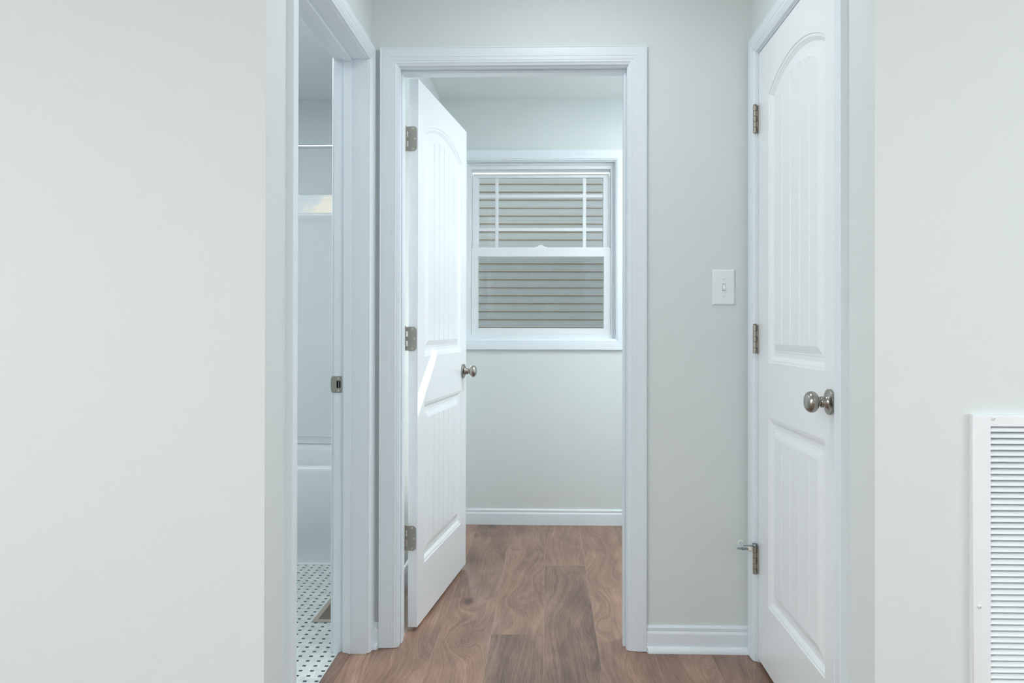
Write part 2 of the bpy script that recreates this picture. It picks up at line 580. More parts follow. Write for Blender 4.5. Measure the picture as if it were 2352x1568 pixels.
# trim_3: closet door frame in the right wall
t3 = tag(empty('trim_3', (XR, (CJ0 + CJ1) / 2, 0)), kind='structure')
mb = MB()
mb.box(XR - .0, XR + WT, CJ0 - JT, CJ0, 0, CJT + JT); mb.box(XR - .0, XR + WT, CJ1, CJ1 + JT, 0, CJT + JT); mb.box(XR - .0, XR + WT, CJ0, CJ1, CJT, CJT + JT)
mb.build('jamb', TR, t3)
mb = MB()
mb.box(XR + .038, XR + .07, CJ0, CJ0 + .01, 0, CJT - .01); mb.box(XR + .038, XR + .07, CJ1 - .01, CJ1, 0, CJT - .01); mb.box(XR + .038, XR + .07, CJ0, CJ1, CJT - .01, CJT)
mb.build('door_stop_strip', TR, t3)
casing(t3, CJ0 + .0095, CJ1 + .002, .002, CJT + .005, .057, lambda a, b, t: (XR - t, a, b), TR, wtop=.0585)


# ------------------------------------------------------------------ baseboards
def base_profile(h=.089, t=.0135):
    return [(0, 0), (t, 0), (t, .060), (t - .0005, .0645), (.0085, .070), (.0098, .078), (.0096, .0825), (.0075, .0840), (.0072, .0855), (.0056, h - .001), (.0035, h), (0, h)]


def baseboard(name, p0, p1, nrm, shoe=True, z0=0.0):
    """p0-p1 along the wall foot, nrm points into the room"""
    p0, p1, nrm = Vector(p0), Vector(p1), Vector(nrm)
    mb = MB()
    pr = base_profile()
    mb.loft([[p + nrm * d + Vector((0, 0, z0 + z)) for d, z in pr] for p in (p0, p1)])
    b = struct(name, mb, TR, smooth=35)
    if shoe:
        q = [(.0135, 0), (.0285, 0)] + [(.0135 + .015 * math.cos(a), .0195 * math.sin(a)) for a in [i * PI / 16 for i in range(1, 8)]] + [(.0135, .0195)]
        mb = MB()
        e = (p1 - p0).normalized() * .006
        a, c = [], []
        for d, z in q:
            a.append(p0 + nrm * d + e * (d - .0135) / .006 * .35 + Vector((0, 0, z)))
            c.append(p1 + nrm * d - e * (d - .0135) / .006 * .35 + Vector((0, 0, z)))
        mb.loft([a, c])
        sub(mb, 'shoe_molding', TR, b, smooth=40)
    return b


baseboard('baseboard_end', (LJ1 + .004 + .0645, 0, 0), (XR - .001, 0, 0), (0, -1, 0))
baseboard('baseboard_end_left', (XL + .001, 0, 0), (LJ0 - .004 - .0645, 0, 0), (0, -1, 0))
baseboard('baseboard_back', (XL, YB, 0), (1.5, YB, 0), (0, -1, 0), False)
baseboard('baseboard_left', (XL, ET, 0), (XL, YB, 0), (1, 0, 0), False)


# ------------------------------------------------------------------ panel doors
def arc_pts(x0, x1, zs, rise, d, n=28):
    """arch across x0..x1 inset by d; returns points from right spring to left spring"""
    c = (x1 - x0) / 2
    xc = (x0 + x1) / 2
    R = (c * c + rise * rise) / (2 * rise)
    zc = zs + rise - R
    r, hw = R - d, c - d
    th = math.asin(min(1, hw / r))
    return [(xc + r * math.sin(th - 2 * th * i / n), zc + r * math.cos(th - 2 * th * i / n)) for i in range(n + 1)]


def outline(p, d):
    x0, x1, z0, z1, rise = p
    pts = [(x0 + d, z0 + d), (x1 - d, z0 + d)]
    if rise > 0:
        pts += arc_pts(x0, x1, z1, rise, d)
    else:
        n = 28
        pts += [(x1 - d - (x1 - x0 - 2 * d) * i / n, z1 - d) for i in range(n + 1)]
    return pts


PSTEPS = [(0, 0), (.0012, -.0028), (.0090, -.0036), (.0100, -.0052), (.0140, -.0072), (.0190, -.0112), (.0210, -.0116), (.0335, -.0116), (.0350, -.0104), (.0390, -.0102),
          (.0450, -.0082), (.0520, -.0056), (.0600, -.0034)]


def door_face(mb, wd, ht, panels, grooves, place):
    """place(s, z, depth) -> point. s runs from the hinge edge."""
    x0, x1 = panels[0][0], panels[0][1]
    lo, up = panels
    q = lambda pts: mb.poly([place(*p) for p in pts])
    q([(0, 0, 0), (x0, 0, 0), (x0, ht, 0), (0, ht, 0)])
    q([(x1, 0, 0), (wd, 0, 0), (wd, ht, 0), (x1, ht, 0)])
    q([(x0, 0, 0), (x1, 0, 0), (x1, lo[2], 0), (x0, lo[2], 0)])
    q([(x0, lo[3], 0), (x1, lo[3], 0), (x1, up[2], 0), (x0, up[2], 0)])
    arch = outline(up, 0)[2:]
    for a, b in zip(arch, arch[1:]):
        q([(a[0], a[1], 0), (a[0], ht, 0), (b[0], ht, 0), (b[0], b[1], 0)])
    for p in panels:
        loops = [[(x, z, h) for x, z in outline(p, d)] for d, h in PSTEPS]
        mb.loft([[place(*c) for c in lp] for lp in loops], True, False)
        # planked plateau
        d, h = PSTEPS[-1]
        lp = outline(p, d)
        zb = lp[0][1]
        top = sorted(lp[2:])
        def ztop(x):
            for a, b in zip(top, top[1:]):
                if a[0] - 1e-9 <= x <= b[0] + 1e-9:
                    return a[1] + (b[1] - a[1]) * (x - a[0]) / max(b[0] - a[0], 1e-9)
            return top[-1][1]
        gw, gd = .0042, .0065
        edges = [lp[0][0]]
        for g in grooves:
            edges += [g - gw, g + gw]
        edges.append(lp[1][0])
        for i in range(0, len(edges) - 1):
            a, b = edges[i], edges[i + 1]
            if i % 2 == 0:
                xs = [a] + [t[0] for t in top if a + 1e-6 < t[0] < b - 1e-6] + [b]
                for u, v in zip(xs, xs[1:]):
                    q([(u, zb, h), (v, zb, h), (v, ztop(v), h), (u, ztop(u), h)])
            else:
                m = (a + b) / 2
                eb = -.013        # groove runs a little into the bevel
                q([(a, zb, h), (m, zb - .011, h - gd), (m, ztop(m) + .011, h - gd), (a, ztop(a), h)])
                q([(m, zb - .011, h - gd), (b, zb, h), (b, ztop(b), h), (m, ztop(m) + .011, h - gd)])


def door_slab(wd, ht, panels, grooves, th=.035):
    mb = MB()
    door_face(mb, wd, ht, panels, grooves, lambda s, z, h: (h, s, z))
    door_face(mb, wd, ht, panels, grooves, lambda s, z, h: (-th - h, s, z))
    for a, b in (((0, 0), (wd, 0)), ((wd, 0), (wd, ht)), ((wd, ht), (0, ht)), ((0, ht), (0, 0))):
        mb.poly([(0, a[0], a[1]), (0, b[0], b[1]), (-th, b[0], b[1]), (-th, a[0], a[1])])
    return mb


DT = M['door']


def knob(parent, s, z, k=.80):
    """local frame: +x is out of the visible face, y along the door"""
    sx = lambda pr: [((.034 * k + (d - .034) * .96) if d > .0339 else d * (k if d > .0083 else 1), r) for d, r in pr]
    o = empty('door_knob'); o.parent = parent
    o.location = (0, s, z)
    mb = MB()
    mb.lathe(sx([(-.0003, .0318), (.0004, .0322), (.0062, .0322), (.0072, .0316), (.0082, .0296), (.0098, .0250), (.0118, .0208), (.0145, .0176), (.0180, .0154), (.0220, .0143), (.0325, .0138), (.0336, .0132), (.0338, .0110)]), (0, 0, 0), (1, 0, 0), 56)
    sub(mb, 'rosette', M['nickel'], o, smooth=32)
    mb = MB()
    mb.lathe(sx([(.0340, .0098), (.0400, .0100), (.0405, .0132), (.0412, .0160), (.0425, .0195), (.0450, .0228), (.0490, .0256), (.0540, .0270), (.0590, .0268), (.0640, .0250), (.0680, .0218), (.0710, .0172), (.0728, .0110), (.0735, .0050), (.0737, 0)]), (0, 0, 0), (1, 0, 0), 56)
    sub(mb, 'knob_handle', M['nickel'], o, smooth=40)
    return o


# door_1: open, hinged on the left jamb, swung into the laundry
A1 = .12838
D1W, D1H = .760, 2.032
d1 = empty('door_1', (-.48327, .13824, .0142), -A1)
tag(d1, 'open white panel door with arched top panel, swung into the window room', 'door', kind='structure')
p_lo = (.0895, .6680, .2127, .8220, 0)
p_up = (.0895, .6680, .9990, 1.8610, .065)
sub(door_slab(D1W, D1H, (p_lo, p_up), [.2288, .3042, .3792, .4546, .5300]), 'door_slab', DT, d1, bevel=0)
knob(d1, .6958, .9090)


def hinge_leaf(z0, z1):
    """leaf on the door's hinge edge, local frame of door_1: edge face is y = 0, x from -.035 (left) to 0"""
    r = .0135
    xl, xr = -.0385, -.0045
    pts = [(xl, z0), (xr - r, z0)]
    pts += [(xr - r + r * math.sin(a), z0 + r - r * math.cos(a)) for a in [i * PI / 16 for i in range(1, 9)]]
    pts += [(xr - r + r * math.cos(a), z1 - r + r * math.sin(a)) for a in [i * PI / 16 for i in range(0, 9)]]
    pts += [(xl, z1)]
    mb = MB()
    mb.extrude([(x, -.0018, z) for x, z in pts], (0, .0015, 0))
    n5 = (z1 - z0) / 5
    for i in (0, 2, 4):
        mb.box(xl - .006, xl + .0001, -.0018, -.0003, z0 + i * n5 + .0008, z0 + (i + 1) * n5 - .0008)
    return mb


def screw(parent, c, axis, r=.0036):
    mb = MB()
    mb.lathe([(0, r * 1.15), (.0006, r * 1.15), (.0011, r * .75), (.0012, 0)], c, axis, 20)
    mb.lathe([(.0011, r * .42), (.00135, r * .42)], c, axis, 8, 1)
    return sub(mb, 'screw', [M['screwhead'], M['dark']], parent, smooth=40)


for (z0, z1) in ((1.764, 1.8555), (1.0228, 1.1118), (.2822, .3738)):
    h = sub(hinge_leaf(z0, z1), 'hinge', M['hinge'], d1, smooth=30)
    mb = MB()
    n5 = (z1 - z0) / 5
    for i in range(5):
        mb.lathe([(0, .0048), (.0004, .0056), (n5 - .0009, .0056), (n5 - .0005, .0048)], (-.0480, -.0022, z0 + i * n5), (0, 0, 1), 20)
    mb.lathe([(0, .0030), (.0018, .0042), (.0030, .0035), (.0034, 0)], (-.0480, -.0022, z1 - .0005), (0, 0, 1), 16)
    sub(mb, 'hinge_knuckle', M['hinge'], h, smooth=40)
    for (sx, sz) in ((-.0195, z1 - .0075), (-.0118, (z0 + z1) / 2), (-.0195, z0 + .0080)):
        screw(h, (sx, -.0017, sz), (0, -1, 0), .0030)

# door_2: closed closet door in the right wall. local +x must face the hall (-X), y runs toward the camera
D2W, D2H = .704, 2.032
d2 = empty('door_2', (XR + .002, -.086, .0142), PI)
tag(d2, 'closed white closet door in the right wall, nearest round nickel knob', 'door', kind='structure')
q_lo = (.1125, .6020, .2127, .8220, 0)
q_up = (.1125, .6020, .9990, 1.8610, .065)
gc = (q_lo[0] + q_lo[1]) / 2
sub(door_slab(D2W, D2H, (q_lo, q_up), [gc - .12, gc - .04, gc + .04, gc + .12]), 'door_slab', DT, d2)
knob(d2, .643, .9235)
for (z0, z1) in ((1.7662, 1.8585), (1.0240, 1.1190), (.2834, .3738)):
    # local frame: x out of the wall, y toward camera; knuckle over the gap at y = 0
    mb = MB()
    n5 = (z1 - z0) / 5
    for i in range(5):
        mb.lathe([(0, .0056), (.0004, .0064), (n5 - .0009, .0064), (n5 - .0005, .0056)], (.0125, -.0010, z0 + i * n5), (0, 0, 1), 22)
    h = sub(mb, 'hinge', M['hinge'], d2, smooth=40)
    mb = MB()
    mb.box(-.012, .0045, .0002, .0016, z0, z1)
    for i in (1, 3):
        mb.box(.0045, .0115, .0002, .0016, z0 + i * n5, z0 + (i + 1) * n5 - .0005)
    mb.box(-.012, .0045, -.0030, -.0018, z0, z1)
    for i in (0, 2, 4):
        mb.box(.0045, .0115, -.0030, -.0018, z0 + i * n5, z0 + (i + 1) * n5 - .0005)
    sub(mb, 'hinge_leaf', M['hinge'], h)
    if z0 > .5:
        mb = MB()
        mb.lathe([(0, .0035), (.0012, .0035), (.0016, .0058), (.0032, .0062), (.0042, .0045), (.0045, 0)], (.0125, -.0010, z1 - .0004), (0, 0, 1), 20)
        sub(mb, 'hinge_pin', M['hinge'], h, smooth=40)

# hinge pin door stop on the lowest closet hinge
zt = .3738 + .0142
hx, hy = XR + .002 - .0125, -.085
ds = empty('hinge_pin_stop', (hx, hy, zt))
tag(ds, 'small zinc hinge pin door stop with white rubber tips above the lowest closet hinge', 'door stop')
mb = MB()
mb.lathe([(0, .0062), (.0005, .0085), (.0050, .0085), (.0056, .0070), (.0095, .0060), (.0098, .0075), (.0112, .0078), (.0120, .0060), (.0121, 0)], (0, 0, .0002), (0, 0, 1), 24)
sub(mb, 'collar', M['zinc'], ds, smooth=35)
mb = MB()
mb.box(-.048, -.006, -.0045, .0045, .0028, .0045)
sub(mb, 'arm', M['zinc'], ds, bevel=.0006)
mb = MB()
mb.lathe([(0, .0085), (.0012, .0090), (.0022, .0090)], (-.046, -.004, .011), (-.35, -.9, .2), 24)
sub(mb, 'pad_plate', M['zinc'], ds, smooth=40)
mb = MB()
mb.lathe([(0, .0095), (.001, .0102), (.006, .0102), (.0065, .0096)], (-.0452, .003, .0115), (-.35, -.9, .2), 24)
sub(mb, 'rubber_pad', M['rubber'], ds, smooth=40)
mb = MB()
mb.tube((-.062, -.018, -.0005), (-.020, -.006, -.0060), .0030, 16)
ax = Vector((.042, .012, -.0055)).normalized()
mb.lathe([(0, .0052), (.0005, .0058), (.0045, .0058), (.005, .0052)], Vector((-.046, -.0134, -.0026)), ax, 6)
mb.lathe([(0, .0046), (.002, .0046)], Vector((-.036, -.0106, -.0039)), ax, 16)
sub(mb, 'threaded_rod', M['zinc'], ds, smooth=40)
mb = MB()
mb.lathe([(0, .0060), (.001, .0072), (.011, .0076), (.0125, .0066)], Vector((-.0245, -.0072, -.0054)), ax, 24)
sub(mb, 'rubber_tip', M['rubber'], ds, smooth=40)

# ------------------------------------------------------------------ strike plate on the far bathroom jamb
sp = empty('strike_plate', (XL - .102, BJ1, .926))
tag(sp, 'brushed metal strike plate with latch hole on the bathroom door jamb', 'strike plate')
x0, x1, z0, z1 = -.0165, .0165, -.0285, .0285
hxa, hxb, hza, hzb = -.0020, .0120, -.0125, .0130
r = .004
def rrect(xa, xb, za, zb, r, n=5):
    pts = []
    for cx, cz, s in ((xb - r, zb - r, 0), (xa + r, zb - r, 1), (xa + r, za + r, 2), (xb - r, za + r, 3)):
        for i in range(n + 1):
            a = s * PI / 2 + i * PI / 2 / n
            pts.append((cx + r * math.cos(a), cz + r * math.sin(a)))
    return pts
mb = MB()
o_, i_ = rrect(x0, x1, z0, z1, r), rrect(hxa, hxb, hza, hzb, .003)
n = len(o_)
mb.mesh([(x, -.0016, z) for x, z in o_] + [(x, -.0016, z) for x, z in i_] + [(x, .0, z) for x, z in o_] + [(x, .0, z) for x, z in i_],
        [(j, (j + 1) % n, n + (j + 1) % n, n + j) for j in range(n)] + [(j, (j + 1) % n, 2 * n + (j + 1) % n, 2 * n + j) for j in range(n)] +
        [(n + j, n + (j + 1) % n, 3 * n + (j + 1) % n, 3 * n + j) for j in range(n)])
sub(mb, 'plate', M['hinge'], sp)
mb = MB()   # curved lip wrapping the jamb's bathroom edge
rows = []
for k in range(9):
    f = k / 8
    row = []
    for j in range(13):
        z = z0 + (z1 - z0) * j / 12
        b = math.sqrt(max(0, 1 - ((z) / .0292) ** 2))
        row.append((x0 - .0075 * b * math.sin(f * PI / 2), -.0016 + .006 * (1 - math.cos(f * PI / 2)) * b, z))
    rows.append(row)
mb.loft(rows, False, False)
sub(mb, 'lip', M['hinge'], sp, smooth=60)
mb = MB(); mb.box(hxa - .001, hxb + .001, -.0004, -.0002, hza - .001, hzb + .001)
mb.box(hxa + .0062, hxa + .0085, -.0012, -.0003, hza, hzb, 1)
sub(mb, 'latch_hole', [M['dark'], M['zinc']], sp)
for z in (.0212, -.0215):
    screw(sp, (.0042, -.0016, z), (0, -1, 0), .0030)

# ------------------------------------------------------------------ light switch
sw = empty('light_switch', (.6102, 0, 1.2650))
tag(sw, 'white toggle light switch plate on the end wall beside the closet door', 'light switch')
def plate(mb, w_, h_, t_, b_):
    r0 = [(-w_ / 2, 0, -h_ / 2), (w_ / 2, 0, -h_ / 2), (w_ / 2, 0, h_ / 2), (-w_ / 2, 0, h_ / 2)]
    rings = []
    for d, t in ((0, 0), (0, .0012), (b_ * .3, t_ * .62), (b_ * .65, t_ * .88), (b_, t_)):
        rings.append([(x - math.copysign(d, x), -t, z - math.copysign(d, z)) for x, _, z in r0])
    mb.loft(rings)
mb = MB(); plate(mb, .0785, .1235, .0062, .0045)
sub(mb, 'cover_plate', M['plastic'], sw, smooth=25)
mb = MB()
mb.box(-.0052, .0052, -.0066, -.0060, -.0125, .0125, 0)
mb.box(-.0046, .0046, -.0067, -.0064, -.0118, .0118, 1)
sub(mb, 'toggle_slot', [plain('slot_grey', srgb(120, 130, 134), .6), plain('slot_inner', srgb(205, 212, 214), .5)], sw)
mb = MB()
mb.loft([[(-.0036, -.0066, .0085), (.0036, -.0066, .0085), (.0036, -.0066, -.0085), (-.0036, -.0066, -.0085)],
         [(-.0034, -.0110, .0020), (.0034, -.0110, .0020), (.0034, -.0095, -.0098), (-.0034, -.0095, -.0098)],
         [(-.0030, -.0165, -.0045), (.0030, -.0165, -.0045), (.0030, -.0150, -.0110), (-.0030, -.0150, -.0110)]])
sub(mb, 'toggle', M['plastic'], sw, bevel=.0006)
for z in (.0300, -.0300):
    mb = MB()
    mb.lathe([(0, .0036), (.0006, .0034), (.0011, .0022), (.0012, 0)], (0, -.0061, z), (0, -1, 0), 20)
    mb.box(-.00035, .00035, -.0074, -.0071, z - .0028, z + .0028, 1)
    sub(mb, 'screw', [M['plastic'], plain('slot_line', srgb(170, 178, 182), .6)], sw, smooth=40)

# ------------------------------------------------------------------ return air grille on the front right wall
GX0, GX1, GZ0, GZ1, GT = .9065, 1.4665, .240, .9385, .0125
rg = empty('return_air_grille', ((GX0 + GX1) / 2, YF, GZ0))
tag(rg, 'white metal return air vent with horizontal louvers on the right wall', 'vent')
IX0, IX1, IZ0, IZ1 = GX0 + .0385, GX1 - .0385, GZ0 + .025, GZ1 - .0255
def frm(mb, e, y):   # rectangle ring helper
    return [(GX0 + e, y, GZ0 + e), (GX1 - e, y, GZ0 + e), (GX1 - e, y, GZ1 - e), (GX0 + e, y, GZ1 - e)]
mb = MB()
inner = lambda y: [(IX0, y, IZ0), (IX1, y, IZ0), (IX1, y, IZ1), (IX0, y, IZ1)]
mb.loft([frm(mb, 0, YF), frm(mb, .0006, YF - GT + .0035), frm(mb, .0022, YF - GT + .0008), frm(mb, .0050, YF - GT), inner(YF - GT), inner(YF - GT + .004)], True, False)
mb.build('frame', M['enamel'], rg, smooth=50)
mb = MB()
pitch = .01282
nsl = int((IZ1 - IZ0) / pitch)
y0 = YF - GT
for i in range(nsl):
    zt_ = IZ1 - i * pitch
    pr = [(y0 + .0120, zt_ - .0008), (y0 + .0030, zt_ - .0060), (y0 + .0004, zt_ - .0088), (y0 - .0004, zt_ - .0108), (y0 + .0006, zt_ - .0117),
          (y0 + .0016, zt_ - .0108), (y0 + .0016, zt_ - .0092), (y0 + .0042, zt_ - .0066), (y0 + .0120, zt_ - .0018)]
    mb.loft([[(IX0 - .0014, y, z) for y, z in pr], [(IX1 + .0014, y, z) for y, z in pr]])
mb.build('louvers', M['enamel'], rg, smooth=50)
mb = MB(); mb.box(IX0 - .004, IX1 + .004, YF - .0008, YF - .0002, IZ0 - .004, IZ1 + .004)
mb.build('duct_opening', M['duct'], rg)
for (sx, sz) in ((.9505, .9300), (.9210, .5290), (GX1 - .044, .9300), (GX1 - .0145, .5290)):
    mb = MB()
    mb.lathe([(0, .0046), (.0008, .0048), (.0012, .0034), (.0030, .0032), (.0042, .0022), (.0044, 0)], (sx, YF - GT, sz), (0, -1, 0), 24)
    mb.lathe([(.0043, .0012), (.0046, .0012)], (sx, YF - GT, sz), (0, -1, 0), 8, 1)
    mb.build('screw', [M['enamel'], plain('screw_recess', srgb(150, 158, 164), .6)], rg, smooth=40)

# ------------------------------------------------------------------ bathroom: threshold, floor register, tub, surround, rod
mb = MB()
pr = [(-.7215, .0), (-.7215, .0016), (-.7190, .0040), (-.7120, .0066), (-.7030, .0082), (-.6940, .0078), (-.6860, .0060), (-.6800, .0036), (-.6780, .0016), (-.6780, .0)]
mb.loft([[(x, BJ0 + .001, z) for x, z in pr], [(x, BJ1 - .001, z) for x, z in pr]])
th = tag(mb.build('threshold_strip', M['strip'], smooth=40), 'brown rounded wood threshold strip between bathroom tile and plank floor', 'threshold')
# undercut so it sits in the plank floor's edge
RX0, RX1, RY0, RY1 = -.9000, -.7600, .2065, .5120
rgd = empty('floor_register', ((RX0 + RX1) / 2, (RY0 + RY1) / 2, 0))
tag(rgd, 'tan metal floor register with dark slots set in the bathroom tile', 'vent')
mb = MB()
ring = lambda e, z: [(RX0 + e, RY0 + e, z), (RX1 - e, RY0 + e, z), (RX1 - e, RY1 - e, z), (RX0 + e, RY1 - e, z)]
mb.loft([ring(0, .0004), ring(.0015, .0035), ring(.005, .0050), ring(.021, .0056), ring(.022, .0040), ring(.022, .0012)], True, False)
mb.build('frame', M['bronze'], rgd, smooth=40)
mb = MB()
k = int((RY1 - RY0 - .044) / .0098)
for i in range(k + 1):
    y = RY0 + .022 + i * .0098
    mb.box(RX0 + .021, RX1 - .021, y, y + .0026, .0016, .0044)
mb.box((RX0 + RX1) / 2 - .002, (RX0 + RX1) / 2 + .002, RY0 + .022, RY1 - .022, .0012, .0040)
mb.build('louvers', M['bronze'], rgd)
mb = MB(); mb.box(RX0 + .02, RX1 - .02, RY0 + .02, RY1 - .02, .0006, .0011)
mb.build('duct_opening', M['dark'], rgd)

TX0, TX1, TY0, TY1 = -2.298, XL - WT - .002, .9057, YB - .002
bt = empty('bathtub', ((TX0 + TX1) / 2, TY0, 0))
tag(bt, 'white alcove bathtub with flat apron at the far end of the bathroom', 'bathtub')
mb = MB()
RIM, RB = .4600, .4600
bw = .085
# apron with rolled front edge, then basin
pr = [(TY0 + .004, .0005), (TY0 + .004, .105), (TY0, .112), (TY0, .440), (TY0 + .003, .4515), (TY0 + .010, .4585), (TY0 + .022, RIM), (TY0 + bw, RIM), (TY0 + bw + .02, RIM - .012),
      (TY0 + bw + .055, .20), (TY0 + bw + .10, .105), (TY0 + bw + .16, .090), (TY1 - .24, .090), (TY1 - .20, .105), (TY1 - .165, .24), (TY1 - .132, RB - .022), (TY1 - .118, RB - .006), (TY1 - .104, RB), (TY1 - .05, RB), (TY1 - .05, .0005)]
ixa, ixb = TX0 + .12, TX1 - .12
mb.loft([[(TX0, y, z) for y, z in pr], [(TX1, y, z) for y, z in pr]])
mb.build('tub_shell', M['tub'], bt, smooth=40)
for xa, xb in ((TX0 + .001, TX0 + .09), (TX1 - .09, TX1 - .001)):
    mb = MB(); mb.box(xa, xb, TY0 + .02, TY1 - .055, .10, RIM + .0004)
    mb.build('tub_end_deck', M['tub'], bt, bevel=.012)
mb = MB(); mb.box(TX0, TX1, TY0 - .003, TY0 + .004, .0002, .0035)
mb.build('caulk_line', M['caulk'], bt)
# surround panels
SZ0, SZ1 = RB + .002, 1.7790
ts = empty('tub_surround', ((TX0 + TX1) / 2, TY1, SZ0))
tag(ts, 'glossy white shower wall surround above the bathtub', 'shower surround')
mb = MB()
pr = [(TY1 - .050, SZ0), (TY1 - .050, .5030), (TY1 - .0505, .5035), (TY1 - .0505, .506), (TY1 - .044, .5070), (TY1 - .044, 1.7100), (TY1 - .046, 1.7260), (TY1 - .052, 1.7400), (TY1 - .055, 1.7500), (TY1 - .055, 1.7730), (TY1 - .0525, 1.7780), (TY1 - .046, 1.7790), (TY1, 1.7790), (TY1, SZ0)]
mb.loft([[(TX0, y, z) for y, z in pr], [(TX1, y, z) for y, z in pr]])
mb.build('back_panel', M['tub'], ts, smooth=50)
for xa, xb in ((TX0, TX0 + .025), (TX1 - .025, TX1)):
    mb = MB(); mb.box(xa, xb, TY0 + .03, TY1 - .056, SZ0 + .002, SZ1)
    mb.build('side_panel', M['tub'], ts, bevel=.006)
# shower rod
mb = MB(); mb.tube((TX0 - .0015, TY0 + .030, 1.9917), (TX1 + .0015, TY0 + .030, 1.9917), .0118, 28)
rod = tag(mb.build('shower_curtain_rod', M['chrome'], smooth=40), 'straight chrome shower curtain rod spanning above the bathtub', 'curtain rod')
for xa, sg in ((TX0 - .0015, 1), (TX1 + .0015, -1)):
    mb = MB(); mb.lathe([(0, .030), (.003, .030), (.008, .022), (.018, .016)], (xa, TY0 + .030, 1.9917), (sg, 0, 0), 28)
    sub(mb, 'rod_flange', M['chrome'], rod, smooth=40)


# ------------------------------------------------------------------ windows
def rect_ring(mb, x0, x1, z0, z1, l, r, b, t, y0, y1, lip=.0, mi=0):
    """frame with own widths, square section, mitre lines come from the joints"""
    A = [(x0, z0), (x1, z0), (x1, z1), (x0, z1)]
    B = [(x0 + l, z0 + b), (x1 - r, z0 + b), (x1 - r, z1 - t), (x0 + l, z1 - t)]
    Cn = [(x0 + l + lip, z0 + b + lip), (x1 - r - lip, z0 + b + lip), (x1 - r - lip, z1 - t - lip), (x0 + l + lip, z1 - t - lip)]
    P = lambda R, y: [(x, y, z) for x, z in R]
    mb.loft([P(A, y1), P(A, y0), P(B, y0), P(Cn, y0 + (y1 - y0) * .45), P(Cn, y1)], True, False, mi)
    mb.loft([P(Cn, y1), P(A, y1)], True, False, mi)


w1 = empty('window_1', ((W0 + W1) / 2, YB, WZ0))
tag(w1, 'white double hung window with grilles in the upper sash, looking onto siding', 'window', kind='structure')
casing(w1, W0, W1, 1.0605, 2.0830, .0605, lambda a, b, t: (a, YB - t, b), TR, b_floor=False, name='casing')
V = M['vinyl']
mb = MB()
jx0, jx1, jz0, jz1 = W0 + .004, W1 - .004, 1.0600, 2.0770
# jamb extension boards
mb.box(W0 + .0005, jx0, YB - .001, YB + .045, WZ0 + .0005, WZ1 - .0005); mb.box(jx1, W1 - .0005, YB - .001, YB + .045, WZ0 + .0005, WZ1 - .0005)
mb.box(jx0, jx1, YB - .001, YB + .045, jz1 - .0015, WZ1 - .0005); mb.box(jx0, jx1, YB - .001, YB + .045, WZ0 + .0005, jz0 + .002)
mb.build('jamb', TR, w1)
mb = MB()   # vinyl master frame, stepped
rect_ring(mb, W0 + .001, W1 - .001, WZ0 + .001, WZ1 - .001, .0240, .0240, .0300, .0330, YB + .040, YB + .142)
rect_ring(mb, W0 + .001, W1 - .001, WZ0 + .001, WZ1 - .001, .0120, .0120, .0130, .0120, YB + .030, YB + .041)
rect_ring(mb, W0 + .022, W1 - .022, WZ0 + .02, WZ1 - .031, .0050, .0050, .0080, .0105, YB + .072, YB + .140)
mb.build('window_frame', V, w1, bevel=.001)
# lower sash
s_ = MB(); rect_ring(s_, -.4457, .3584, 1.0877, 1.5850, .0375, .0370, .0335, .0490, YB + .042, YB + .070, lip=.0022)
s_.box(-.44, .353, YB + .044, YB + .071, 1.5845, 1.5905)
ls = s_.build('lower_sash', V, w1, bevel=.0012)
mb = MB(); mb.box(-.4095, .3230, YB + .056, YB + .0585, 1.1200, 1.5375); sub(mb, 'pane', M['glass'], ls)
# upper sash
s_ = MB(); rect_ring(s_, -.4434, .3533, 1.545, 2.0135, .0355, .0345, .0320, .0140, YB + .076, YB + .104, lip=.0022)
us = s_.build('upper_sash', V, w1, bevel=.0012)
mb = MB(); mb.box(-.4095, .3200, YB + .0935, YB + .096, 1.575, 2.0010); sub(mb, 'pane', M['glass'], us)
mb = MB()
gy0, gy1 = YB + .0820, YB + .0890
for xa in (-.3109, .2007):
    mb.box(xa, xa + .0196, gy0, gy1, 1.576, 2.0000)
for za in (1.6880, 1.8838):
    mb.box(-.4090, .3195, gy0 + .0006, gy1 - .0006, za, za + .0190)
sub(mb, 'grille_bars', V, us, bevel=.0022)
# sash lock
mb = MB()
cx = -.0425
arc = [(cx + .0215 * math.cos(a), 1.5900 + .0155 * math.sin(a)) for a in [i * PI / 16 for i in range(17)]]
mb.extrude([(x, YB + .052, z) for x, z in arc], (0, .018, 0))
mb.box(cx - .034, cx + .034, YB + .050, YB + .071, 1.5895, 1.5945)
sub(mb, 'sash_lock', V, ls, smooth=40, bevel=.001)
mb = MB()
mb.box(-.015, .010, YB + .0755, YB + .0762, 1.5520, 1.5660, 0)
mb.box(-.012, .007, YB + .0752, YB + .0757, 1.5540, 1.5640, 1)
sub(mb, 'keeper', [M['zinc'], plain('keeper_label', srgb(196, 198, 178), .6)], us)
mb = MB(); mb.box(-.4095, .3230, YB + .126, YB + .1265, 1.10, 1.575)
mb.build('insect_screen', M['screen'], w1)

w2 = empty('window_2', ((T0 + T1) / 2, YB, TZ0))
tag(w2, 'high narrow bathroom window strip above the shower surround showing clouds', 'window', kind='structure')
mb = MB(); rect_ring(mb, T0 + .001, T1 - .001, TZ0 + .001, TZ1 - .0005, .03, .03, .03, .0040, YB + .001, YB + .009)
mb.build('window_frame', V, w2)
mb = MB(); mb.box(T0 + .001, T1 - .001, YB + .0125, YB + .0145, TZ0 + .002, TZ1 + .118)
mb.build('pane', M['glass'], w2)

